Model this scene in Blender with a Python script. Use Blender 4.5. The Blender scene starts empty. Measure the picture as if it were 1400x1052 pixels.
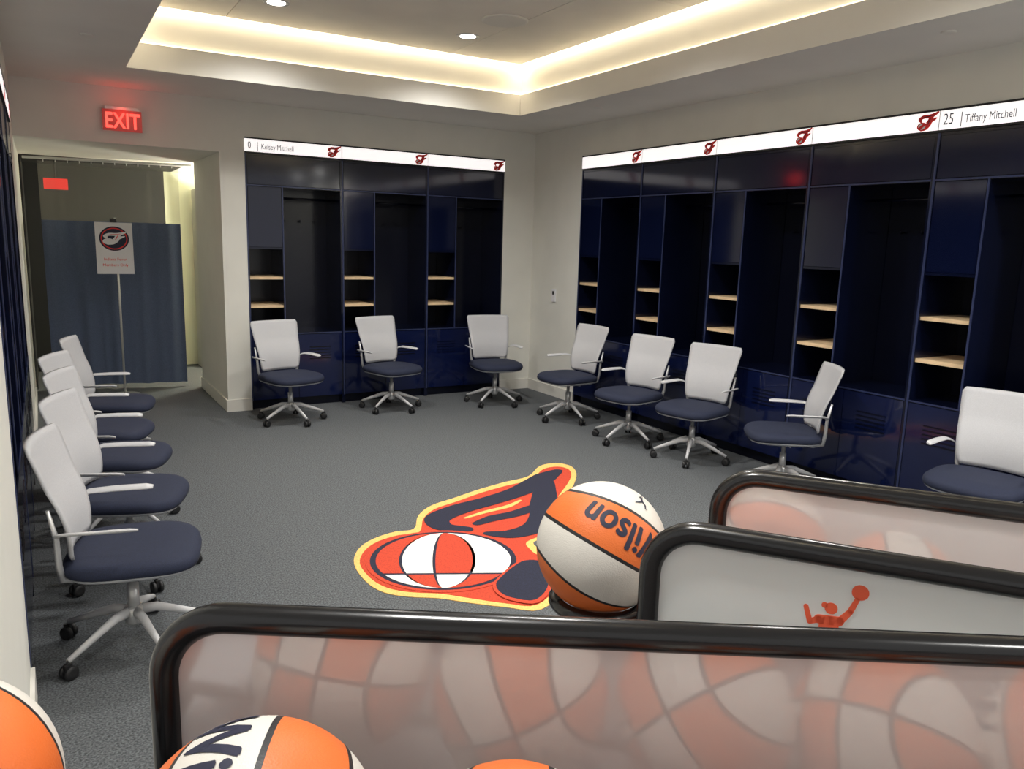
import bpy, bmesh, math, random
from mathutils import Vector, Matrix
random.seed(4)
SC=bpy.context.scene
COL=SC.collection
try:
    SC.view_settings.view_transform='Standard'
except Exception: pass

# ---------------------------------------------------------------- materials
def mat(name,color,rough=.6,metal=0,emis=None,estr=0,coat=0,spec=None,noise=None,bump=None):
    m=bpy.data.materials.new(name); m.use_nodes=True
    nt=m.node_tree; b=nt.nodes['Principled BSDF']
    b.inputs['Base Color'].default_value=(*color,1); b.inputs['Roughness'].default_value=rough
    b.inputs['Metallic'].default_value=metal
    if coat: b.inputs['Coat Weight'].default_value=coat; b.inputs['Coat Roughness'].default_value=.08
    if spec is not None: b.inputs['Specular IOR Level'].default_value=spec
    if emis: b.inputs['Emission Color'].default_value=(*emis,1); b.inputs['Emission Strength'].default_value=estr
    if noise:
        sc,amt,det=noise
        tc=nt.nodes.new('ShaderNodeTexCoord'); n=nt.nodes.new('ShaderNodeTexNoise'); n.inputs['Scale'].default_value=sc; n.inputs['Detail'].default_value=det
        r=nt.nodes.new('ShaderNodeValToRGB'); r.color_ramp.elements[0].position=.35; r.color_ramp.elements[1].position=.65
        r.color_ramp.elements[0].color=(*[c*(1-amt) for c in color],1); r.color_ramp.elements[1].color=(*[min(1,c*(1+amt)) for c in color],1)
        nt.links.new(tc.outputs['Object'],n.inputs['Vector']); nt.links.new(n.outputs['Fac'],r.inputs['Fac']); nt.links.new(r.outputs['Color'],b.inputs['Base Color'])
        if bump:
            bp=nt.nodes.new('ShaderNodeBump'); bp.inputs['Strength'].default_value=bump; bp.inputs['Distance'].default_value=.01
            nt.links.new(n.outputs['Fac'],bp.inputs['Height']); nt.links.new(bp.outputs['Normal'],b.inputs['Normal'])
    return m
M_wall=mat('wall_paint',(.77,.76,.70),.85,noise=(3,.02,2))
M_ceil=mat('ceiling_paint',(.82,.80,.745),.9,noise=(2,.02,2))
M_panel=mat('ceiling_panel',(.88,.84,.76),.9,noise=(2,.03,2))
M_joint=mat('ceiling_joint',(.55,.53,.47),.9)
M_base=mat('baseboard_paint',(.78,.76,.70),.5)
M_carpet=mat('carpet',(.090,.097,.103),.95,noise=(120,.55,5),bump=.3)
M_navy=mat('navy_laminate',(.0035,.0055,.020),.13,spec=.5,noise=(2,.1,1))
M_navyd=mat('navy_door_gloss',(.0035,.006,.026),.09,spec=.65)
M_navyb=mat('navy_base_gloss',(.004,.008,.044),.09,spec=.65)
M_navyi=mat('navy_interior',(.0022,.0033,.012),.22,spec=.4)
M_edge=mat('navy_edge',(.026,.036,.095),.3)
M_wood=mat('light_wood_shelf',(.76,.56,.34),.5,noise=(12,.12,4))
M_black=mat('black_gloss',(.006,.006,.007),.22,spec=.6)
M_blackm=mat('black_plastic',(.012,.012,.013),.5)
M_white=mat('white_fabric',(.50,.50,.515),.75,noise=(300,.06,2))
M_wplast=mat('white_plastic',(.56,.56,.57),.4)
M_silver=mat('silver_metal',(.60,.60,.60),.35,metal=.6)
M_seat=mat('navy_fabric',(.011,.016,.040),.85,noise=(260,.25,2))
M_shell=mat('grey_plastic',(.33,.34,.36),.45)
M_sign=mat('sign_lightbox',(.9,.9,.9),.5,emis=(1,.95,.94),estr=.84)
M_red=mat('emblem_red',(.80,.04,.035),.8)
M_redw=mat('carpet_red',(.50,.048,.018),.95,noise=(150,.2,2))
M_gold=mat('carpet_gold',(.80,.47,.14),.95,noise=(150,.15,2))
M_navyw=mat('carpet_navy',(.013,.015,.034),.95,noise=(150,.3,2))
M_whitew=mat('carpet_white',(.76,.74,.68),.95,noise=(150,.1,2))
M_ink=mat('navy_ink',(.012,.014,.04),.6)
M_grayink=mat('grey_ink',(.13,.14,.17),.6)
M_exit=mat('exit_red',(.8,.05,.04),.4,emis=(1,.07,.05),estr=2.2)
M_exitp=mat('exit_plate',(.30,.09,.08),.35,emis=(1,.06,.05),estr=.16)
M_cove=mat('cove_led',(1,.9,.7),.5,emis=(1,.87,.64),estr=13)
M_cove2=mat('cove_led_ledge',(1,.9,.7),.5,emis=(1,.88,.66),estr=1.6)
M_lamp=mat('lamp_lens',(1,1,1),.5,emis=(1,.96,.9),estr=9)
M_curt=mat('blue_curtain',(.095,.125,.205),.85,noise=(120,.12,2))
M_paper=mat('paper',(.80,.79,.81),.7)
M_shade=mat('passage_shade',(.014,.014,.015),.8)  # near-black colour standing in for the unlit room behind the curtain
M_green=mat('cream_corridor_wall',(.78,.78,.58),.8)
M_redbox=mat('red_box',(.45,.03,.03),.6)
M_redo=mat('mark_red',(.85,.12,.05),.5)
def mesh_net():
    m=bpy.data.materials.new('curtain_net'); m.use_nodes=True; nt=m.node_tree
    b=nt.nodes['Principled BSDF']; b.inputs['Base Color'].default_value=(.48,.47,.42,1); b.inputs['Roughness'].default_value=.9
    tr=nt.nodes.new('ShaderNodeBsdfTransparent'); mx=nt.nodes.new('ShaderNodeMixShader'); mx.inputs[0].default_value=.30
    nt.links.new(tr.outputs[0],mx.inputs[1]); nt.links.new(b.outputs[0],mx.inputs[2])
    nt.links.new(mx.outputs[0],nt.nodes['Material Output'].inputs[0]); return m
M_net=mesh_net()
def acrylic(name,col,tint,gl=.15,rg=.20):
    m=bpy.data.materials.new(name); m.use_nodes=True; nt=m.node_tree; N=nt.nodes;L=nt.links
    b=N['Principled BSDF']; b.inputs['Base Color'].default_value=(*col,1); b.inputs['Roughness'].default_value=.4
    t=N.new('ShaderNodeBsdfTranslucent'); t.inputs['Color'].default_value=(*tint,1)
    g=N.new('ShaderNodeBsdfGlossy'); g.inputs['Roughness'].default_value=rg; g.inputs['Color'].default_value=(.95,.93,.93,1)
    m1=N.new('ShaderNodeMixShader'); m1.inputs[0].default_value=.40; L.new(b.outputs[0],m1.inputs[1]); L.new(t.outputs[0],m1.inputs[2])
    m2=N.new('ShaderNodeMixShader'); m2.inputs[0].default_value=gl; L.new(m1.outputs[0],m2.inputs[1]); L.new(g.outputs[0],m2.inputs[2])
    L.new(m2.outputs[0],N['Material Output'].inputs[0]); return m
M_panel1=acrylic('acrylic_panel_warm',(.78,.745,.74),(.72,.68,.67),.20,.09)
M_panel2=acrylic('acrylic_panel_grey',(.84,.87,.87),(.76,.79,.78),.07,.22)
def ball_mat():
    m=bpy.data.materials.new('basketball_leather'); m.use_nodes=True; nt=m.node_tree; N=nt.nodes; L=nt.links
    b=N['Principled BSDF']; b.inputs['Roughness'].default_value=.5
    tc=N.new('ShaderNodeTexCoord'); sp=N.new('ShaderNodeSeparateXYZ')
    sc=N.new('ShaderNodeVectorMath'); sc.operation='SCALE'; sc.inputs['Scale'].default_value=1/.12
    L.new(tc.outputs['Object'],sc.inputs[0]); L.new(sc.outputs[0],sp.inputs[0])
    def ma(op,a,bv=None,c=None):
        n=N.new('ShaderNodeMath'); n.operation=op
        for i,v in enumerate((a,bv,c)):
            if v is None: continue
            if isinstance(v,(int,float)): n.inputs[i].default_value=v
            else: L.new(v,n.inputs[i])
        return n.outputs[0]
    x,y=sp.outputs[0],sp.outputs[1]
    ay=ma('ABSOLUTE',y); ax=ma('ABSOLUTE',x)
    c=ma('MULTIPLY_ADD',ma('MULTIPLY',x,x),.36,.50)
    a=ma('SUBTRACT',ay,c)
    s=ma('MULTIPLY',ma('MULTIPLY',ma('SIGN',x),ma('SIGN',y)),ma('SIGN',a))
    pos=ma('GREATER_THAN',s,0)
    seam=ma('MINIMUM',ma('MINIMUM',ax,ay),ma('ABSOLUTE',a))
    sm=ma('LESS_THAN',seam,.026)
    m1=N.new('ShaderNodeMix'); m1.data_type='RGBA'; m1.inputs[6].default_value=(.74,.16,.028,1); m1.inputs[7].default_value=(.70,.67,.61,1); L.new(pos,m1.inputs[0])
    m2=N.new('ShaderNodeMix'); m2.data_type='RGBA'; m2.inputs[7].default_value=(.012,.012,.014,1); L.new(sm,m2.inputs[0]); L.new(m1.outputs[2],m2.inputs[6])
    L.new(m2.outputs[2],b.inputs['Base Color'])
    v=N.new('ShaderNodeTexVoronoi'); v.inputs['Scale'].default_value=420; L.new(tc.outputs['Object'],v.inputs['Vector'])
    bp=N.new('ShaderNodeBump'); bp.inputs['Strength'].default_value=.18; bp.inputs['Distance'].default_value=.0015
    L.new(v.outputs['Distance'],bp.inputs['Height']); L.new(bp.outputs['Normal'],b.inputs['Normal'])
    return m
M_ball=ball_mat()

# ---------------------------------------------------------------- mesh helpers
def box(bm,x0,x1,y0,y1,z0,z1,mi=0):
    v=[bm.verts.new(p) for p in ((x0,y0,z0),(x1,y0,z0),(x1,y1,z0),(x0,y1,z0),(x0,y0,z1),(x1,y0,z1),(x1,y1,z1),(x0,y1,z1))]
    for f in ((0,3,2,1),(4,5,6,7),(0,1,5,4),(1,2,6,5),(2,3,7,6),(3,0,4,7)):
        fc=bm.faces.new([v[i] for i in f]); fc.material_index=mi
def tube(bm,pts,r,n=12,mi=0,closed=False,flat=None):
    pts=[Vector(p) for p in pts]; k=len(pts)
    rs=r if isinstance(r,(list,tuple)) else [r]*k
    rings=[]; prev=None
    for i,p in enumerate(pts):
        if closed: t=(pts[(i+1)%k]-pts[i-1]).normalized()
        else: t=(pts[min(i+1,k-1)]-pts[max(i-1,0)]).normalized()
        if prev is None:
            up=Vector((0,0,1)) if abs(t.z)<.9 else Vector((1,0,0))
            u=(up-t*up.dot(t)).normalized()
        else: u=(prev-t*prev.dot(t)).normalized()
        prev=u; w=t.cross(u)
        fx,fy=flat or (1,1)
        rings.append([bm.verts.new(p+u*math.cos(2*math.pi*j/n)*rs[i]*fx+w*math.sin(2*math.pi*j/n)*rs[i]*fy) for j in range(n)])
    rng=range(k) if closed else range(k-1)
    for i in rng:
        a,b=rings[i],rings[(i+1)%k]
        for j in range(n):
            f=bm.faces.new((a[j],a[(j+1)%n],b[(j+1)%n],b[j])); f.smooth=True; f.material_index=mi
    if not closed:
        for rg,rev in ((rings[0],True),(rings[-1],False)):
            f=bm.faces.new(list(reversed(rg)) if rev else rg); f.material_index=mi
def lathe(bm,prof,n=24,mi=0,c=(0,0,0),axis='z'):
    rings=[]
    for r,z in prof:
        ring=[]
        for j in range(n):
            a=2*math.pi*j/n; p=(r*math.cos(a),r*math.sin(a),z)
            if axis=='y': p=(p[0],z,p[1])
            if axis=='x': p=(z,p[0],p[1])
            ring.append(bm.verts.new((p[0]+c[0],p[1]+c[1],p[2]+c[2])))
        rings.append(ring)
    for a,b in zip(rings,rings[1:]):
        for j in range(n):
            f=bm.faces.new((a[j],a[(j+1)%n],b[(j+1)%n],b[j])); f.smooth=True; f.material_index=mi
    for rg in (rings[0],rings[-1]):
        f=bm.faces.new(rg); f.material_index=mi
def pad(bm,w,d,prof,cy=0,ex=4,n=40,mi=0,sag=0):
    rings=[]
    for s,z in prof:
        ring=[]
        for j in range(n):
            a=2*math.pi*j/n; c,sn=math.cos(a),math.sin(a)
            x=math.copysign(abs(c)**(2/ex),c)*w/2*s; y=math.copysign(abs(sn)**(2/ex),sn)*d/2*s
            ring.append(bm.verts.new((x,y+cy,z-sag*max(0,-(y/(d/2)))**3)))
        rings.append(ring)
    for a,b in zip(rings,rings[1:]):
        for j in range(n):
            f=bm.faces.new((a[j],a[(j+1)%n],b[(j+1)%n],b[j])); f.smooth=True; f.material_index=mi
    for rg in (rings[0],rings[-1]):
        f=bm.faces.new(rg); f.material_index=mi
def smoothpoly(P,sub=4):
    out=[]; n=len(P)
    for i in range(n):
        p0,p1,p2,p3=[P[(i+k-1)%n] for k in range(4)]
        for s in range(sub):
            t=s/sub; q=[]
            for c in (0,1):
                q.append(.5*((2*p1[c])+(-p0[c]+p2[c])*t+(2*p0[c]-5*p1[c]+4*p2[c]-p3[c])*t*t+(-p0[c]+3*p1[c]-3*p2[c]+p3[c])*t**3))
            out.append(tuple(q))
    return out
def plate(bm,P,z0,z1,mi=0,fn=None):
    fn=fn or (lambda x,y,z:(x,y,z))
    b=[bm.verts.new(fn(x,y,z0)) for x,y in P]; t=[bm.verts.new(fn(x,y,z1)) for x,y in P]
    f1=bm.faces.new(t); f2=bm.faces.new(list(reversed(b))); fs=[f1,f2]
    n=len(P)
    for i in range(n): fs.append(bm.faces.new((b[i],b[(i+1)%n],t[(i+1)%n],t[i])))
    for f in fs: f.material_index=mi
    bmesh.ops.triangulate(bm,faces=[f1,f2])
def mk(name,bm,mats,parent=None,loc=None,rot=None,recalc=True):
    if recalc: bmesh.ops.recalc_face_normals(bm,faces=bm.faces)
    me=bpy.data.meshes.new(name); bm.to_mesh(me); bm.free()
    for m in (mats if isinstance(mats,(list,tuple)) else [mats]): me.materials.append(m)
    o=bpy.data.objects.new(name,me); COL.objects.link(o)
    if parent: o.parent=parent
    if loc: o.location=loc
    if rot: o.rotation_euler=rot
    return o
def empty(name,loc=(0,0,0),rot=(0,0,0)):
    o=bpy.data.objects.new(name,None); o.empty_display_size=.1; COL.objects.link(o); o.location=loc; o.rotation_euler=rot; return o
def tag(o,label,cat,group=None):
    o['label']=label; o['category']=cat
    if group: o['group']=group
    return o
def structure(name,x0,x1,y0,y1,z0,z1,m):
    bm=bmesh.new(); box(bm,x0,x1,y0,y1,z0,z1); o=mk(name,bm,m); o['kind']='structure'; return o
def copytree(o,parent=None):
    c=o.copy(); COL.objects.link(c)
    if parent: c.parent=parent
    for ch in o.children: copytree(ch,c)
    return c
def textbm(body,size,bold=0,xs=1.0,align='LEFT'):
    """flat lettering; bold thickens strokes by stacking shifted copies"""
    cu=bpy.data.curves.new('t','FONT'); cu.body=body; cu.size=size; cu.align_x=align; cu.resolution_u=4
    if bold: cu.space_character=1.0+bold*1.2
    o=bpy.data.objects.new('t',cu); COL.objects.link(o)
    bpy.context.view_layer.update()
    me=bpy.data.meshes.new_from_object(o.evaluated_get(bpy.context.evaluated_depsgraph_get()))
    bpy.data.objects.remove(o)
    bm=bmesh.new()
    if bold:
        b=bold*size
        for k,(dx,dy) in enumerate(((-b,0),(b,0),(0,b*.7),(0,-b*.7),(0,0),(-b*.6,b*.4),(b*.6,-b*.4))):
            n0=len(bm.verts); bm.from_mesh(me); bm.verts.ensure_lookup_table()
            for v in bm.verts[n0:]: v.co+=Vector((dx,dy,k*.00002))
    else: bm.from_mesh(me)
    bpy.data.meshes.remove(me)
    for v in bm.verts: v.co.x*=xs
    return bm
def circ(c,r,n=48): return [(c[0]+r*math.cos(2*math.pi*i/n),c[1]+r*math.sin(2*math.pi*i/n)) for i in range(n)]
def capsule(a,b,r0,r1,n=8):
    dx,dy=b[0]-a[0],b[1]-a[1]; an=math.atan2(dy,dx); P=[]
    for i in range(n+1):
        t=an+math.pi/2+math.pi*i/n; P.append((a[0]+r0*math.cos(t),a[1]+r0*math.sin(t)))
    for i in range(n+1):
        t=an-math.pi/2+math.pi*i/n; P.append((b[0]+r1*math.cos(t),b[1]+r1*math.sin(t)))
    return P

# ---------------------------------------------------------------- room
H=2.985; LX=-5.159; YN=-9.2; ZH=2.665
structure('floor',-6.6,.7,YN-.1,4.2,-.1,0,M_carpet)
structure('wall_back',-3.279,-.407,0,.15,ZH,H,M_wall)
structure('wall_back',-.407,0,0,.15,0,H,M_wall)
structure('wall_back',-3.51,-3.279,0,1.453,0,H,M_wall)
structure('wall_back',LX,-3.51,0,.15,2.509,H,M_wall)
structure('wall_back',-3.279,.15,.54,.6,0,H,M_wall)
structure('wall_right',0,.15,-.96,0,0,H,M_wall)
structure('wall_right',0,.15,-6.84,-.96,ZH,H,M_wall)
structure('wall_right',0,.15,YN,-6.84,0,H,M_wall)
structure('wall_right',.54,.6,-6.84,-.96,0,H,M_wall)
structure('wall_left',LX-.15,LX,-4.781,-.869,ZH,H,M_wall)
structure('wall_left',LX-.15,LX,-.869,3.9,0,H,M_wall)
structure('wall_left',LX-.15,LX,-6.3,-4.781,0,H,M_wall)
structure('wall_left',LX-.6,LX-.54,-4.781,-.869,0,H,M_wall)
structure('wall_left',-6.4,LX-.15,-6.4,-6.3,0,H,M_wall)
structure('wall_corridor',LX,-3.60,3.2,3.3,0,H,M_shade)
structure('wall_corridor',-3.60,-1.6,3.2,3.3,0,H,M_green)
structure('wall_corridor',-1.6,-1.5,1.453,3.3,0,H,M_green)
structure('wall_corridor',-3.279,-1.5,1.3,1.453,0,H,M_green)
structure('wall_corridor',LX+.001,LX+.02,1.95,3.2,0,2.5,M_shade)  # thin sheet painting the passage end as dark as its shade
structure('ceiling',LX,-3.51,.15,1.9,2.509,2.6,M_ceil)
structure('ceiling',LX,-3.51,1.9,3.2,2.509,2.6,M_shade)
structure('ceiling',-3.51,-1.5,1.453,3.2,2.509,2.6,M_ceil)
for nm,b in (('baseboard_back',(-3.525,-3.279,-.015,0,0,.12)),('baseboard_back',(-.407,0,-.015,0,0,.12)),('baseboard_back',(-3.525,-3.51,0,1.453,0,.12)),
             ('baseboard_right',(-.015,0,-.96,-.015,0,.12)),('baseboard_left',(LX,LX+.015,-6.3,-4.79,0,.12)),('baseboard_left',(LX,LX+.015,-.86,1.4,0,.12))):
    structure(nm,*b,M_base)
TX0,TX1,TY0,TY1=-4.363,-.829,-7.4,-1.014; ZL=3.18
structure('ceiling',TX1,.6,YN,.6,H,ZL,M_ceil)
structure('ceiling',-6.5,TX0,YN,.6,H,ZL,M_ceil)
structure('ceiling',TX0,TX1,TY1,.6,H,ZL,M_ceil)
structure('ceiling',TX0,TX1,YN,TY0,H,ZL,M_ceil)
S=.05; ZT=3.56
structure('ceiling',TX1+S,TX1+S+.05,TY0-S,TY1+S,ZL,ZT,M_ceil)
structure('ceiling',TX0-S-.05,TX0-S,TY0-S,TY1+S,ZL,ZT,M_ceil)
structure('ceiling',TX0-S-.05,TX1+S+.05,TY1+S,TY1+S+.05,ZL,ZT,M_ceil)
structure('ceiling',TX0-S-.05,TX1+S+.05,TY0-S-.05,TY0-S,ZL,ZT,M_ceil)
structure('ceiling',TX0-S-.05,TX1+S+.05,TY0-S-.05,TY1+S+.05,ZT,ZT+.05,M_ceil)
G=.07; ZI=3.46
px=[TX0+G-S,-3.62,-1.62,TX1-G+S]; py=[TY0+G,-5.3,-3.4,TY1-G+S]
structure('ceiling',TX0+G-S,TX1-G+S,TY0+G-S,TY1-G+S,ZI+.012,ZI+.03,M_joint)
for i in range(3):
    for j in range(3):
        structure('ceiling',px[i]+.003,px[i+1]-.003,py[j]+.003,py[j+1]-.003,ZI,ZI+.012,M_panel)
def cove(x0,x1,y0,y1,z,m):
    bm=bmesh.new(); box(bm,x0,x1,y0,y1,z,z+.012); o=mk('cove_light_strip',bm,m)
    tag(o,'warm white LED strip glowing inside the recessed ceiling tray','light strip','cove lights around the ceiling tray')
for z,m,k in ((ZI+.045,M_cove,.01),(ZL+.001,M_cove2,-.015)):
    cove(TX1-k,TX1+S-.004,TY0,TY1+S-.01,z,m); cove(TX0-S+.004,TX0+k,TY0,TY1+S-.01,z,m)
    cove(TX0+.02,TX1-.02,TY1-k,TY1+S-.004,z,m); cove(TX0+.02,TX1-.02,TY0-S+.004,TY0+k,z,m)

def downlight(x,y,z,e,ang=145):
    bm=bmesh.new(); lathe(bm,[(.062,0),(.095,-.004),(.10,0),(.10,.01),(.062,.01)],32)
    r=mk('downlight',bm,M_wplast,loc=(x,y,z-.001)); tag(r,'small round recessed ceiling downlight with white trim','ceiling light','downlights in the ceiling')
    bm=bmesh.new(); lathe(bm,[(.066,-.0045),(.066,-.001)],32); mk('lamp_lens',bm,M_lamp,parent=r)
    l=bpy.data.lights.new('downlight_lamp','SPOT'); l.energy=e; l.spot_size=math.radians(ang); l.spot_blend=1; l.shadow_soft_size=.09; l.color=(1,.98,.945)
    lo=bpy.data.objects.new('bulb',l); COL.objects.link(lo); lo.parent=r; lo.location=(0,0,-.04)
for x in (-1.77,-3.38):
    for y in (-1.69,-3.6,-5.5):
        downlight(x,y,ZI,160)
for x,y,e in ((-4.75,-7.0,110),(-3.6,-8.9,60),(-1.8,-8.6,140),(-.42,-6.9,150),(-.42,-8.4,170)):  # spots added on the soffit out of view to lift the upper walls
    downlight(x,y,H,e,178)
bm=bmesh.new(); lathe(bm,[(.0,-.006),(.15,-.006),(.17,-.01),(.185,-.004),(.185,0)],40)
tag(mk('ceiling_speaker',bm,M_ceil,loc=(-1.76,-2.3,ZI-.0005)),'flat round ceiling speaker with a thin rim','speaker')
for x,y in ((-4.67,-1.98),(-.53,-1.9),(-.53,-5.2)):
    bm=bmesh.new(); lathe(bm,[(.042,.004),(.042,-.004),(.03,-.008),(.01,-.009)],24)
    tag(mk('sprinkler_cover',bm,M_base,loc=(x,y,H)),'small round white sprinkler cover plate on the ceiling','sprinkler','sprinkler covers on the soffit')

# ---------------------------------------------------------------- floor emblem
E={'GO':[(-3667,-4146),(-3576,-3960),(-3447,-3850),(-3287,-3797),(-3165,-3802),(-3046,-3599),(-2887,-3456),(-2688,-3383),(-2437,-3288),(-2184,-3216),(-1949,-3165),(-1718,-2968),(-1554,-2952),(-1494,-3072),(-1569,-3259),(-1761,-3495),(-2019,-3740),(-2229,-3983),(-2440,-4376),(-2794,-4881),(-3048,-5067),(-3194,-4965),(-3331,-4842),(-3437,-4734),(-3559,-4653),(-3653,-4549),(-3689,-4386)],
'RE':[(-3639,-4160),(-3558,-4006),(-3440,-3904),(-3290,-3862),(-3162,-3872),(-3038,-3663),(-2896,-3532),(-2704,-3461),(-2462,-3367),(-2214,-3299),(-1978,-3253),(-1753,-3064),(-1608,-3042),(-1563,-3131),(-1627,-3274),(-1780,-3447),(-2038,-3696),(-2260,-3968),(-2480,-4357),(-2818,-4849),(-3042,-5017),(-3175,-4931),(-3302,-4803),(-3406,-4694),(-3530,-4612),(-3618,-4510),(-3653,-4364)],
'N3':[(-3110,-4730),(-3030,-4660),(-2930,-4590),(-2818,-4540),(-2753,-4606),(-2862,-4847),(-3025,-4980),(-3117,-4910),(-3140,-4820)]}
E={k:[(x/1000,y/1000) for x,y in v] for k,v in E.items()}
def ribbon(P,R,sub=10):
    pts=[];rr=[]
    n=len(P)
    for i in range(n-1):
        p0,p1,p2,p3=P[max(i-1,0)],P[i],P[i+1],P[min(i+2,n-1)]
        for s in range(sub+(1 if i==n-2 else 0)):
            t=s/sub
            pts.append(tuple(.5*((2*p1[c])+(-p0[c]+p2[c])*t+(2*p0[c]-5*p1[c]+4*p2[c]-p3[c])*t*t+(-p0[c]+3*p1[c]-3*p2[c]+p3[c])*t**3) for c in (0,1)))
            rr.append(R[i]*(1-t)+R[i+1]*t)
    A=[];B=[]
    m=len(pts)
    for i in range(m):
        a=pts[max(i-1,0)];b=pts[min(i+1,m-1)]
        dx,dy=b[0]-a[0],b[1]-a[1]; l=math.hypot(dx,dy); nx,ny=-dy/l,dx/l
        A.append((pts[i][0]+nx*rr[i],pts[i][1]+ny*rr[i])); B.append((pts[i][0]-nx*rr[i],pts[i][1]-ny*rr[i]))
    a=pts[-1];d=(pts[-1][0]-pts[-2][0],pts[-1][1]-pts[-2][1]); an=math.atan2(d[1],d[0])
    end=[(a[0]+rr[-1]*math.cos(an+math.pi/2-math.pi*k/8),a[1]+rr[-1]*math.sin(an+math.pi/2-math.pi*k/8)) for k in range(1,8)]
    a=pts[0];d=(pts[0][0]-pts[1][0],pts[0][1]-pts[1][1]); an=math.atan2(d[1],d[0])
    st=[(a[0]+rr[0]*math.cos(an+math.pi/2-math.pi*k/8),a[1]+rr[0]*math.sin(an+math.pi/2-math.pi*k/8)) for k in range(1,8)]
    return A+end+B[::-1]+st
BC=(-3.205,-4.305); BR=.405
def scalepoly(P,s):
    cx=sum(p[0] for p in P)/len(P); cy=sum(p[1] for p in P)/len(P)
    return [(cx+(x-cx)*s,cy+(y-cy)*s) for x,y in P]
bm=bmesh.new()
mats=[M_gold,M_redw,M_navyw,M_whitew,M_carpet]
plate(bm,smoothpoly(E['GO']),.0005,.003,0)
plate(bm,smoothpoly(E['RE']),.003,.0045,1)
c2=[(-2.66,-4.30),(-2.50,-4.24),(-2.36,-4.14),(-2.42,-4.34),(-2.60,-4.56),(-2.70,-4.50),(-2.70,-4.40)]
plate(bm,smoothpoly(c2),.0045,.0054,0); plate(bm,smoothpoly(scalepoly(c2,.62)),.0054,.0060,4)
# slim navy letter strokes: flag, stem with hooked foot, cross stroke
top=[(-2.88,-3.96),(-2.99,-3.86),(-2.96,-3.71),(-2.76,-3.61),(-2.50,-3.55),(-2.24,-3.47),(-2.02,-3.36),(-1.84,-3.24),(-1.67,-3.15)]
plate(bm,ribbon(top,[.04,.065,.085,.085,.080,.085,.10,.09,.04]),.0060,.0072,2)
stem=[(-1.90,-3.36),(-2.06,-3.57),(-2.22,-3.80),(-2.34,-3.98),(-2.50,-4.12),(-2.68,-4.15),(-2.80,-4.08)]
plate(bm,ribbon(stem,[.05,.085,.095,.09,.08,.065,.03]),.0060,.0071,2)
plate(bm,ribbon([(-2.78,-3.90),(-2.64,-3.86),(-2.48,-3.85),(-2.30,-3.80)],[.03,.05,.05,.05]),.0060,.00705,2)
plate(bm,ribbon([(-2.80,-3.775),(-2.62,-3.73),(-2.44,-3.70),(-2.30,-3.63)],[.010,.020,.022,.010]),.0045,.0056,0)
plate(bm,circ(BC,BR+.025),.0045,.0074,1)
plate(bm,circ(BC,BR),.0045,.0077,2)
def stripe(c0,c1,q0=-1,q1=1,r=BR-.022,tilt=math.radians(-26)):
    n=24; P=[]
    for i in range(n+1):
        q=(q0+(q1-q0)*i/n)*.999; P.append((c0*math.sqrt(1-q*q),q))
    for i in range(n+1):
        q=(q1-(q1-q0)*i/n)*.999; P.append((c1*math.sqrt(1-q*q)+(1e-4),q))
    ct,st_=math.cos(tilt),math.sin(tilt)
    return [(BC[0]+r*(x*ct-y*st_),BC[1]+r*(x*st_+y*ct)) for x,y in P]
g=.022
for c0,c1,up,dn in ((-.995,-.62,1,3),(-.62,-.14,3,1),(-.14,.44,1,3),(.44,.995,3,1)):
    plate(bm,stripe(c0+g,c1-g,-.52,.995),.0077,.0086,up)
    plate(bm,stripe(c0+g,c1-g,-.995,-.57),.0077,.0086,dn)
plate(bm,smoothpoly(scalepoly(E['N3'],1.14)),.0098,.0104,1)
plate(bm,smoothpoly(E['N3']),.0104,.011,2)
tag(mk('floor_emblem',bm,mats),'navy, red and gold script emblem with basketball inlaid in grey carpet','floor emblem')

def small_emblem(w,h,depth=.0015):
    tr=lambda P:[((x-.5)*w,(y-.5)*h) for x,y in P]
    bm=bmesh.new(); f=lambda x,y,z:(x,-z,y)
    plate(bm,tr(ribbon([(.16,.56),(.10,.72),(.30,.86),(.58,.86),(.80,.92),(1.02,1.06)],[.05,.09,.12,.12,.11,.05])),0,depth,0,f)
    plate(bm,tr(ribbon([(.72,.90),(.64,.60),(.56,.34),(.40,.14),(.22,.05)],[.10,.13,.14,.14,.08])),0,depth*1.01,0,f)
    plate(bm,tr(ribbon([(.52,.50),(.72,.56),(.94,.70)],[.08,.10,.05])),0,depth*1.02,0,f)
    plate(bm,tr(ribbon([(.22,.76),(.36,.84),(.58,.86),(.80,.92)],[.010,.022,.022,.010])),depth,depth*1.6,1,f)
    plate(bm,tr(ribbon([(.66,.76),(.61,.58),(.54,.36)],[.012,.024,.012])),depth,depth*1.6,1,f)
    plate(bm,tr(circ((.24,.26),.26,24)),depth*1.05,depth*1.7,0,f)
    plate(bm,tr(circ((.24,.26),.19,24)),depth*1.7,depth*2.0,2,f)
    plate(bm,tr(capsule((.14,.16),(.34,.36),.09,.09)),depth*2,depth*2.3,0,f)
    return bm

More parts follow.
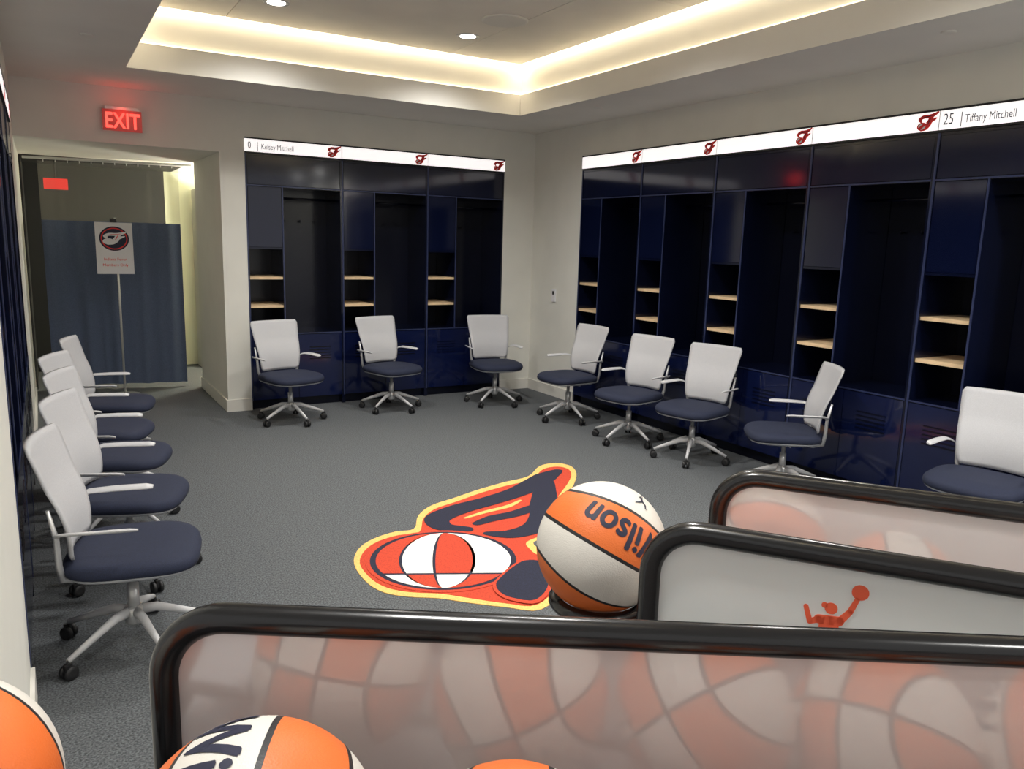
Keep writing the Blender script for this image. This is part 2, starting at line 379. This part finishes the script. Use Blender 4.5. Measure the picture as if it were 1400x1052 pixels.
# ---------------------------------------------------------------- lockers
W=.98
def make_locker():
    r=empty('locker'); zt=2.515; zx=2.22; zc=1.62; zb=.77; nx=.36; D=.5
    bm=bmesh.new()
    box(bm,0,.018,0,D,0,zt,0); box(bm,W-.018,W,0,D,0,zt,0); box(bm,nx-.009,nx+.009,.002,D-.02,zb,zx,0)
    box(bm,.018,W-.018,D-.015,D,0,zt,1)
    box(bm,.018,W-.018,0.002,D-.015,zt-.018,zt,0); box(bm,.018,W-.018,.002,D-.015,zx-.009,zx+.009,0)
    box(bm,.018,nx-.009,.002,D-.015,zc-.009,zc+.009,0); box(bm,.018,W-.018,.002,D-.015,zb-.018,zb,0)
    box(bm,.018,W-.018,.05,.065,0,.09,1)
    box(bm,0,.014,-.004,0,.09,zt,2); box(bm,nx-.006,nx+.006,-.002,.002,zb,zx,2)
    box(bm,.014,W-.014,-.003,.002,zx-.005,zx+.005,2); box(bm,.014,W-.014,-.003,.002,zb-.012,zb-.002,2)
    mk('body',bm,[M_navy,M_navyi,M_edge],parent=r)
    bm=bmesh.new(); box(bm,.022,W-.022,.002,.02,zx+.012,zt-.02); mk('upper_door',bm,M_navyd,parent=r)
    bm=bmesh.new(); box(bm,.022,nx-.012,.002,.02,zc+.012,zx-.012); mk('cabinet_door',bm,M_navyd,parent=r)
    for z in (1.336,1.053):
        bm=bmesh.new(); box(bm,.019,nx-.01,.012,D-.02,z-.024,z); s=mk('shelf',bm,M_wood,parent=r); s['label']='light wood shelf board'
    for a,b in ((.018,W*.5),(W*.5,W-.018)):
        bm=bmesh.new(); box(bm,a+.002,b-.002,-.002,.02,.095,zb-.02)
        for k in range(5):
            box(bm,a+.12,b-.12,-.004,-.002,zb-.16-.03*k,zb-.15-.03*k,1)
        mk('base_door',bm,[M_navyb,M_navyi],parent=r)
    bm=bmesh.new(); tube(bm,[(nx+.01,.25,2.12),(W-.02,.25,2.12)],.011); mk('hanging_rail',bm,M_navyi,parent=r)
    for hx in (.5,.66,.82):
        bm=bmesh.new(); tube(bm,[(hx,D-.016,1.9),(hx,D-.05,1.89),(hx,D-.06,1.91)],.006,8)
        mk('coat_hook',bm,M_navyi,parent=r)
    return r
L0=make_locker()
spec=[]
for i in range(3): spec.append(((-3.279+.9573*i,0,0),0,.9573/W,'navy lockers on the shorter wall','tall navy open locker with wood cubby shelves beside the doorway wall'))
for i in range(6): spec.append(((0,-.96-W*i,0),-math.pi/2,1,'navy lockers on the long wall','tall glossy navy open locker with wood shelves, long row'))
for i in range(4): spec.append(((LX,-4.781+.978*i,0),math.pi/2,.978/W,'navy lockers behind the chair row','tall navy open locker standing behind a row of office chairs'))
for k,(loc,rz,sx,grp,lab) in enumerate(spec):
    o=L0 if k==0 else copytree(L0)
    o.location=loc; o.rotation_euler=(0,0,rz); o.scale=(sx,1,1); tag(o,lab,'locker',grp)

def header(loc,rz,length,bays,texts,label):
    bm=bmesh.new(); box(bm,0,length,-.008,.10,2.532,2.65,0); box(bm,0,length,-.012,.10,2.65,2.663,1); box(bm,0,length,-.008,.10,2.518,2.532,1)
    for i in range(1,bays): box(bm,length/bays*i-.002,length/bays*i+.002,-.0085,-.0079,2.532,2.65,2)
    r=mk('illuminated_header_sign',bm,[M_sign,M_blackm,M_shell],loc=loc,rot=(0,0,rz)); tag(r,label,'lit sign')
    for i in range(bays):
        mk('emblem',small_emblem(.13,.100),[M_red,M_ink,M_paper],parent=r,loc=(length/bays*(i+1)-.08,-.009,2.589))
    for (x,body,size,m) in texts:
        b=textbm(body,size,xs=.72)
        for v in b.verts: v.co=Vector((v.co.x,0,v.co.y))
        mk('lettering',b,m,parent=r,loc=(x,-.0095,2.562),recalc=False)
    return r
header((-3.279,0,0),0,2.872,3,[(.03,'0',.09,M_grayink),(.115,'|',.09,M_grayink),(.155,'Kelsey Mitchell',.072,M_grayink)],'glowing white name strip with red emblems above the shorter locker bank')
header((0,-.96,0),-math.pi/2,5.88,6,[(3.945,'25',.098,M_grayink),(4.055,'|',.098,M_grayink),(4.085,'Tiffany Mitchell',.070,M_grayink)],'glowing white name strip with red emblems above the long locker bank')
header((LX,-4.781,0),math.pi/2,3.912,4,[],'glowing white name strip above the lockers behind the chairs')

# ---------------------------------------------------------------- chairs
def make_chair():
    r=empty('office_chair')
    bm=bmesh.new(); lathe(bm,[(.028,.10),(.038,.115),(.038,.175),(.028,.185)],24); mk('base_hub',bm,M_silver,parent=r)
    bm=bmesh.new(); lathe(bm,[(.024,.16),(.024,.28),(.015,.281),(.015,.37)],20); mk('gas_column',bm,M_silver,parent=r)
    bm=bmesh.new(); tube(bm,[(0,.02,.160),(0,.09,.158),(0,.19,.122),(0,.31,.076)],[.026,.023,.018,.013],10,flat=(.9,.75)); leg0=mk('leg',bm,M_wplast,parent=r)
    bm=bmesh.new()
    for sx in (-.016,.016): lathe(bm,[(.012,-.009),(.026,-.009),(.029,-.005),(.029,.005),(.026,.009),(.012,.009)],20,c=(sx,0,0),axis='x')
    box(bm,-.008,.008,-.012,.018,0,.035); tube(bm,[(0,.0,.02),(0,0,.048)],.006,8)
    c0=mk('caster',bm,M_blackm,parent=leg0,loc=(0,.31,.030)); c0['label']='black twin-wheel caster'
    leg0.rotation_euler=(0,0,math.radians(18))
    for i in range(1,5):
        l=leg0.copy(); COL.objects.link(l); l.rotation_euler=(0,0,math.radians(18+72*i)); l.parent=r
        c=c0.copy(); COL.objects.link(c); c.parent=l
    bm=bmesh.new(); box(bm,-.07,.07,-.10,.12,.352,.385); tube(bm,[(.07,0,.37),(.19,0,.372)],.006,8); mk('tilt_mechanism',bm,M_shell,parent=r)
    bm=bmesh.new(); pad(bm,.53,.50,[(.55,.380),(.85,.384),(.97,.396),(1,.406),(.985,.412)],cy=-.02,ex=3.4,sag=.012); mk('seat_shell',bm,M_shell,parent=r)
    bm=bmesh.new(); pad(bm,.545,.515,[(.94,.405),(.985,.412),(1,.428),(.985,.446),(.93,.460),(.80,.467),(.5,.468)],cy=-.02,ex=3.4,sag=.015); s=mk('seat',bm,M_seat,parent=r); s['label']='navy upholstered seat cushion'
    bm=bmesh.new(); NU,NV=16,18; fr=[];bk=[]
    for j in range(NV+1):
        v=j/NV; e=abs(2*v-1)
        hw=.190+.056*v**.8
        cor=1-.075*max(0,(e-.86)/.14)**2.4
        rowf=[];rowb=[]
        for i in range(NU+1):
            u=-1+2*i/NU
            x=u*hw*cor; z=.475+.465*v
            y=.215-.025*math.sin(min(1,v*1.6)*math.pi)*.6+.115*v**1.4-.035*u*u
            th=.011*(1-.5*abs(u)**6)
            rowf.append(bm.verts.new((x,y-th,z))); rowb.append(bm.verts.new((x,y+th,z)))
        fr.append(rowf); bk.append(rowb)
    def q(a,b,c,d):
        f=bm.faces.new((a,b,c,d)); f.smooth=True
    for j in range(NV):
        for i in range(NU):
            q(fr[j][i],fr[j][i+1],fr[j+1][i+1],fr[j+1][i]); q(bk[j][i],bk[j+1][i],bk[j+1][i+1],bk[j][i+1])
        q(fr[j][0],fr[j+1][0],bk[j+1][0],bk[j][0]); q(fr[j][NU],bk[j][NU],bk[j+1][NU],fr[j+1][NU])
    for i in range(NU):
        q(fr[0][i],bk[0][i],bk[0][i+1],fr[0][i+1]); q(fr[NV][i],fr[NV][i+1],bk[NV][i+1],bk[NV][i])
    b=mk('backrest',bm,M_white,parent=r); b['label']='tall white fabric backrest'
    bm=bmesh.new()
    for s in (-1,1):
        tube(bm,[(s*.05,.08,.372),(s*.12,.17,.372),(s*.18,.222,.40),(s*.205,.225,.47),(s*.215,.225,.58),(s*.225,.245,.70)],[.014,.014,.014,.013,.011,.007],10)
    tube(bm,[(-.18,.222,.40),(0,.245,.40),(.18,.222,.40)],.011,10)
    mk('back_frame',bm,M_silver,parent=r)
    for s in (-1,1):
        bm=bmesh.new()
        tube(bm,[(s*.215,.222,.585),(s*.250,.215,.606),(s*.274,.185,.615),(s*.283,.08,.617),(s*.284,-.04,.617),(s*.282,-.07,.615)],[.011,.013,.018,.020,.020,.013],12,flat=(.38,1))
        mk('armrest',bm,M_wplast,parent=r)
    return r
C0=make_chair()
def face(fx,fy): return math.atan2(fx,-fy)
chairs=[((-3.06,-.64),(.25,-.97),'white and navy office chair beside the doorway pillar'),
((-1.98,-.50),(.25,-.97),'white and navy office chair before the shorter locker bank'),
((-.84,-.66),(-.18,-.98),'white and navy office chair close to the room corner'),
((-.54,-1.63),(-1,-.05),'white and navy office chair by the corner facing across the room'),
((-.54,-2.60),(-.98,-.20),'white and navy office chair at the long locker row'),
((-.44,-3.31),(-.96,-.25),'white and navy office chair at the long locker row'),
((-.42,-4.24),(-.80,.60),'white and navy office chair turned side-on by the lockers'),
((-.33,-5.60),(-.97,-.20),'white and navy office chair beside the ball racks'),
((-4.60,-1.34),(.96,-.24),'white and navy office chair by the curtained doorway'),
((-4.72,-2.24),(.93,-.36),'white and navy office chair against the name-strip lockers'),
((-4.70,-2.96),(.94,-.34),'white and navy office chair against the name-strip lockers'),
((-4.72,-3.74),(.94,-.34),'white and navy office chair against the name-strip lockers'),
((-4.78,-4.54),(.96,-.20),'white and navy office chair at the end of the row')]
for k,((x,y),f,lab) in enumerate(chairs):
    o=C0 if k==0 else copytree(C0)
    o.location=(x,y,0); o.rotation_euler=(0,0,face(*f)); tag(o,lab,'chair','office chairs around the room')
    da=random.uniform(0,1.2)
    for ch in o.children:
        if ch.name.startswith('leg'): ch.rotation_euler=(0,0,ch.rotation_euler[2]+da)

# ---------------------------------------------------------------- exit sign, thermostat, curtain, sign stand
bm=bmesh.new(); box(bm,-4.48,-4.167,-.045,-.035,2.612,2.79)
o=mk('exit_sign',bm,M_exitp); tag(o,'glowing red exit sign plate above the doorway','exit sign')
bm=bmesh.new(); box(bm,-4.46,-4.19,-.06,0,2.79,2.815); mk('mounting_bar',bm,M_silver,parent=o)
b=textbm('EXIT',.185,bold=.028,xs=.72,align='CENTER')
for v in b.verts: v.co=Vector((v.co.x-4.323,-.048-v.co.z,v.co.y+2.637))
mk('lettering',b,M_exit,parent=o,recalc=False)
l=bpy.data.lights.new('exit_glow','POINT'); l.energy=.8; l.color=(1,.05,.03); l.shadow_soft_size=.08
lo=bpy.data.objects.new('bulb',l); COL.objects.link(lo); lo.location=(-4.32,-.12,2.76); lo.parent=o
bm=bmesh.new(); box(bm,-4.94,-4.70,2.5,2.53,2.19,2.31); o=mk('exit_sign',bm,mat('exit_far',(.5,.01,.01),.4,emis=(1,.01,.01),estr=.8)); tag(o,'small red glowing exit sign seen behind the curtain net','exit sign')
bm=bmesh.new(); tube(bm,[(-4.82,2.515,2.31),(-4.82,2.515,2.509)],.008,8); mk('hanging_rod',bm,M_blackm,parent=o)

bm=bmesh.new(); box(bm,-.018,0,-.54,-.475,1.09,1.23); o=mk('wall_thermostat',bm,M_paper); tag(o,'small white thermostat box on the cream wall','thermostat')
bm=bmesh.new(); box(bm,-.0195,-.018,-.525,-.49,1.17,1.21); mk('display',bm,M_blackm,parent=o)

def sheet(bm,z0,z1,amp,folds,mi=0,n=260,flare=1.0):
    x0,y0,x1,y1=-4.99,1.86,-3.655,1.58
    dx,dy=x1-x0,y1-y0; Ln=math.hypot(dx,dy); nx,ny=-dy/Ln,dx/Ln
    zs=[z0+(z1-z0)*k/6 for k in range(7)]; rows=[]
    for z in zs:
        g=1+flare*(1-(z-z0)/(z1-z0))*.8; row=[]
        for i in range(n+1):
            t=i/n; o=amp*g*(math.sin(2*math.pi*folds*t+.6*math.sin(5*t))+.45*math.sin(2*math.pi*folds*1.7*t+1))
            row.append(bm.verts.new((x0+dx*t+nx*o,y0+dy*t+ny*o,z)))
        rows.append(row)
    for a,b in zip(rows,rows[1:]):
        for i in range(n):
            f=bm.faces.new((a[i],a[i+1],b[i+1],b[i])); f.smooth=True; f.material_index=mi
r=empty('privacy_curtain',(-4.34,1.72,0)); tag(r,'slate blue privacy curtain with grey net top across the doorway','curtain')
def child_world(o,r): o.parent=r; o.matrix_parent_inverse=Matrix.Translation(-r.location)
bm=bmesh.new(); sheet(bm,.05,1.84,.010,5.5); child_world(mk('fabric',bm,M_curt,recalc=False),r)
bm=bmesh.new(); sheet(bm,1.84,2.45,.006,9,flare=0); child_world(mk('net_top',bm,M_net,recalc=False),r)
bm=bmesh.new(); tube(bm,[(-5.12,1.88,2.478),(-3.52,1.55,2.478)],.014,10); child_world(mk('curtain_track',bm,M_wplast),r)
for i in range(12):
    t=(i+.5)/12; bm=bmesh.new(); x=-4.99+1.33*t; y=1.86-.28*t
    tube(bm,[(x,y,2.44),(x,y,2.478)],.004,6); child_world(mk('curtain_hook',bm,M_wplast),r)

r=empty('sign_stand',(-4.33,1.29,0)); tag(r,'slim metal pole stand holding a white printed notice','sign stand')
bm=bmesh.new(); lathe(bm,[(.15,0),(.15,.008),(.03,.018)],32); mk('base_plate',bm,M_silver,parent=r)
bm=bmesh.new(); tube(bm,[(0,0,.01),(0,0,1.88)],.011,12); mk('pole',bm,M_silver,parent=r)
bm=bmesh.new(); box(bm,-.175,.175,-.022,-.014,1.30,1.83); sb=mk('notice_board',bm,M_paper,parent=r)
sb.location=(-.02,0,0)
bm=bmesh.new(); box(bm,-.05,.01,-.03,.01,1.83,1.87); mk('clip',bm,M_blackm,parent=r)
bm=bmesh.new(); f=lambda x,y,z:(x,-z,y)
ell=lambda a,b:[(a*math.cos(2*math.pi*i/40),1.665+b*math.sin(2*math.pi*i/40)) for i in range(40)]
plate(bm,ell(.140,.126),.0225,.0235,1,f); plate(bm,ell(.125,.111),.0235,.0242,0,f); plate(bm,ell(.115,.101),.0242,.0248,1,f)
mk('round_emblem',bm,[M_red,M_ink,M_paper],parent=sb)
mk('emblem',small_emblem(.21,.12),[M_paper,M_red,M_paper],parent=sb,loc=(0,-.0255,1.665))
for body,z in (('Indiana Fever',1.44),('Members Only',1.38)):
    b=textbm(body,.040,align='CENTER')
    for v in b.verts: v.co=Vector((v.co.x,-.0235,v.co.y+z))
    mk('lettering',b,M_red,parent=sb,recalc=False)

r=empty('storage_shelf',(-3.28,3.0,0)); tag(r,'tall white storage shelf against the corridor wall','shelf')
bm=bmesh.new(); box(bm,0,.02,-.15,.18,0,2.3); box(bm,.78,.8,-.15,.18,0,2.3)
for k in range(6): box(bm,.02,.78,-.15,.18,.1+.42*k,.12+.42*k)
mk('body',bm,M_base,parent=r)
for k in range(5):
    for j in range(3):
        bm=bmesh.new(); box(bm,0,.2,-.12,.12,0,.24); box(bm,-.003,.203,-.123,.123,.19,.243)
        tag(mk('storage_box',bm,M_redbox,loc=(-3.245+.25*j,3.0,.121+.42*k)),'red lidded box on a corridor shelf','box','red boxes on the corridor shelf')
l=bpy.data.lights.new('corridor_lamp','POINT'); l.energy=120; l.color=(1,.97,.82); l.shadow_soft_size=.12
lo=bpy.data.objects.new('corridor_bulb',l); COL.objects.link(lo); lo.location=(-2.7,2.2,1.9)

# ---------------------------------------------------------------- basketballs
R2=Vector((.86099,-.50784,.02826)); U2=Vector((.06664,.16772,.98360)); F=Vector((.50425,.84497,-.17824))
RB=.12
ico=bmesh.new(); bmesh.ops.create_uvsphere(ico,u_segments=64,v_segments=32,radius=RB)
for f in ico.faces: f.smooth=True
ballme=bpy.data.meshes.new('basketball'); ico.to_mesh(ballme); ico.free(); ballme.materials.append(M_ball)
def onball(bm,flip,lat0=.38,lon0=0.0,cuts=2):
    bmesh.ops.triangulate(bm,faces=bm.faces)
    bmesh.ops.subdivide_edges(bm,edges=bm.edges,cuts=cuts,use_grid_fill=True)
    sg=1 if flip else -1
    for v in bm.verts:
        rr=RB+.0009+v.co.z
        a=v.co.x/RB/math.cos(lat0); b=v.co.y/RB
        lon=lon0+a; lat=lat0+(-b if flip else b)
        v.co=Vector((math.cos(lat)*math.cos(lon),math.sin(lat),sg*math.cos(lat)*math.sin(lon)))*rr
    for f in bm.faces: f.smooth=True
def player_plates(bm,z0,z1,fn,s=1.0,ox=0,oy=0):
    C=[((.043,.109),(.056,.127),.0055,.0042),((.056,.127),(.064,.148),.0042,.0034),((.016,.108),(.004,.102),.005,.004),((.004,.102),(-.003,.124),.004,.0035),
       ((.016,.108),(.043,.110),.007,.007),((.030,.102),(.028,.05),.0135,.011),((.03,.05),(.052,.012),.010,.007),((.052,.012),(.046,-.035),.007,.0045),
       ((.024,.05),(-.002,.018),.010,.007),((-.002,.018),(-.034,-.012),.007,.0045),((.046,-.035),(.060,-.038),.005,.004),((-.034,-.012),(-.038,-.024),.005,.004)]
    T=lambda P:[(x*s+ox,y*s+oy) for x,y in P]
    for a,b,r0,r1 in C: plate(bm,T(capsule(a,b,r0,r1)),z0,z1,0,fn)
    plate(bm,T(circ((.031,.1275),.0088,20)),z0,z1,0,fn); plate(bm,T(circ((.022,.131),.0045,14)),z0,z1,0,fn)
    plate(bm,T(circ((.067,.159),.0115,24)),z0,z1,0,fn)
def ball(loc,X,Y,label,text=None,flip=False,logo=False,grp='basketballs on the racks'):
    o=bpy.data.objects.new('basketball',ballme); COL.objects.link(o)
    X=Vector(X).normalized(); Y=Vector(Y); Y=(Y-X*Y.dot(X)).normalized(); Z=X.cross(Y)
    M=Matrix((X,Y,Z)).transposed().to_4x4(); M.translation=Vector(loc); o.matrix_world=M
    tag(o,label,'basketball',grp)
    if text:
        size,lat0,lon0=text
        b=textbm('Wilson',size,bold=.030,xs=.84,align='CENTER')
        for v in b.verts: v.co.y-=size*.35
        onball(b,flip,lat0,lon0); mk('lettering',b,M_ink,parent=o,recalc=False)
    if logo:
        b=bmesh.new(); player_plates(b,0,.0002,lambda x,y,z:(x,y,z),.20,-.004,-.010); onball(b,False,1.10,.30,1); mk('player_mark',b,M_ink,parent=o,recalc=False)
    return o

# ---------------------------------------------------------------- racks
def make_rack(loc,ang,t0,t1,zrail,slope,tip,label,mark=False,dfar=0,near_mat=None):
    r=empty('ball_rack',loc,(0,0,ang)); tag(r,label,'ball rack','ball racks')
    zt=1.32; rc=.075; rt=.0175; hy=.175; ts={-1:t0,1:t0+dfar}
    for s in (-1,1):
        a0=ts[s]
        pts=[(a0,s*hy,.11),(a0,s*hy,zt-rc)]
        for k in range(1,9):
            a=math.pi/2*k/8; pts.append((a0+rc-rc*math.cos(a),s*hy,zt-rc+rc*math.sin(a)))
        pts.append(((a0+t1)/2,s*hy,zt))
        for k in range(0,9):
            a=math.pi/2*k/8; pts.append((t1-rc+rc*math.sin(a),s*hy,zt-rc+rc*math.cos(a)))
        pts.append((t1,s*hy,.11))
        bm=bmesh.new(); tube(bm,pts,rt,16); mk('side_frame',bm,M_black,parent=r)
        P=[(a0+rt*.8,.72)]
        ri=rc-rt*.8
        for k in range(0,9):
            a=math.pi/2*k/8; P.append((a0+rc-ri*math.cos(a),zt-rc+ri*math.sin(a)))
        for k in range(0,9):
            a=math.pi/2*k/8; P.append((t1-rc+ri*math.sin(a),zt-rc+ri*math.cos(a)))
        P.append((t1-rt*.8,.72))
        bm=bmesh.new(); plate(bm,P,-.003,.003,0,lambda x,y,z:(x,s*hy+z,y)); p=mk('side_panel',bm,(near_mat if (near_mat and s==-1) else M_panel1),parent=r); p['label']='glossy milky white acrylic side panel'
        if mark and s==-1:
            bm=bmesh.new(); player_plates(bm,.0032,.0042,lambda x,y,z:(x,-hy-z,y),1,0,1.113); mk('player_mark',bm,M_redo,parent=p)
    zr=lambda t: zrail+slope*(t-tip)
    for s in (-1,1):
        bm=bmesh.new(); tube(bm,[(tip-.03,s*.07,zr(tip-.03)-.004),(t1-.02,s*.07,zr(t1-.02))],.010,10); mk('ball_rail',bm,M_black,parent=r)
    bm=bmesh.new(); zc=zr(tip)+.004
    tube(bm,[(tip+.082*math.cos(2*math.pi*k/28),.082*math.sin(2*math.pi*k/28),zc) for k in range(28)],.013,10,closed=True); mk('ball_cradle',bm,M_black,parent=r)
    for tx,tf in ((t0,t0+dfar),(t1,t1)):
        for z in (.20,.72,zr(tx)-.012):
            bm=bmesh.new(); tube(bm,[(tx,-hy,z),(tf,hy,z)],.012,10); mk('cross_bar',bm,M_black,parent=r)
    for z in (.20,.70):
        for s in (-1,1):
            bm=bmesh.new(); tube(bm,[(t0+dfar*.5,s*.07,z+.015),(t1,s*.07,z+.015)],.010,10); mk('ball_rail',bm,M_black,parent=r)
    for s in (-1,1):
        for tx in (ts[s],t1):
            bm=bmesh.new(); lathe(bm,[(.02,-.014),(.045,-.014),(.05,-.008),(.05,.008),(.045,.014),(.02,.014)],20,c=(tx,s*hy,.05),axis='y'); box(bm,tx-.02,tx+.02,s*hy-.02,s*hy+.02,.05,.115)
            mk('caster',bm,M_blackm,parent=r)
    return r
A1=math.atan2(-.537,.843); A2=math.atan2(-.8,.6)
R1o=(-5.023+.648*.537,-8.038+.648*.843,0); R2o=(-5.023+1.345*.8,-8.038+1.345*.6,0)
make_rack(R1o,A1,-.415,.95,1.092,-.1,-.565,'black tube ball rack with glossy white side panels, holding balls')
make_rack(R2o,A2,-.235,1.0,1.09,-.24,-.364,'black tube ball rack with red player mark on white panel',mark=True,dfar=.055,near_mat=M_panel2)
def rp(o,a,t,z): return (o[0]+t*math.cos(a),o[1]+t*math.sin(a),z)
camdir=lambda p:(Vector((-5.023,-8.038,1.75))-Vector(p)).normalized()
p=rp(R2o,A2,-.364,1.20); d=camdir(p)
ball(p,d+R2*.10-U2*.10,R2*.50+U2*.87,'orange and white basketball with upside-down black lettering at rack end',text=(.071,.37,-.14),flip=True,logo=True)
for t in (-.09,.16,.41):
    z=1.20-.24*(t+.364); q=rp(R2o,A2,t,z)
    ball(q,(random.uniform(-1,1),random.uniform(-1,1),.5),(random.uniform(-1,1),.3,random.uniform(-1,1)),'orange and white basketball between the rack panels')
lab='orange and white basketball resting on rack with glossy panels'
for t in (-.57,-.25,-.005,.245,.49,.735):
    z=1.202-.1*(t+.535); q=rp(R1o,A1,t,z-(.012 if t==-.005 else 0))
    d=camdir(q)
    if t==-.57:
        v=(d*.45+U2*.45+R2*.55).normalized(); Y=(R2*.45+U2*.45-d*.75).normalized(); ball(q,v-Y*.16,Y,lab)
    elif t==-.25: ball(q,d*.75+U2*.65,R2,'orange and white basketball with large black lettering on white panel',text=(.082,-.40,.10))
    elif t==-.005:
        v=(d*.45+U2*.9).normalized(); ball(q,v-R2*.45,R2,lab)
    else: ball(q,(random.uniform(-1,1),random.uniform(-1,0),random.uniform(.1,1)),(random.uniform(-1,1),.3,random.uniform(-1,1)),lab,text=(.08,-.3,0))

# ---------------------------------------------------------------- world + camera
w=bpy.data.worlds.new('World'); SC.world=w; w.use_nodes=True
w.node_tree.nodes['Background'].inputs[0].default_value=(1,.98,.95,1); w.node_tree.nodes['Background'].inputs[1].default_value=.65
cam=bpy.data.cameras.new('camera'); co=bpy.data.objects.new('camera',cam); COL.objects.link(co)
cam.sensor_width=36; cam.lens=1077.4/1400*36; cam.clip_start=.02
Mc=Matrix((R2,U2,-F)).transposed().to_4x4(); Mc.translation=Vector((-5.023,-8.038,1.75)); co.matrix_world=Mc
SC.camera=co
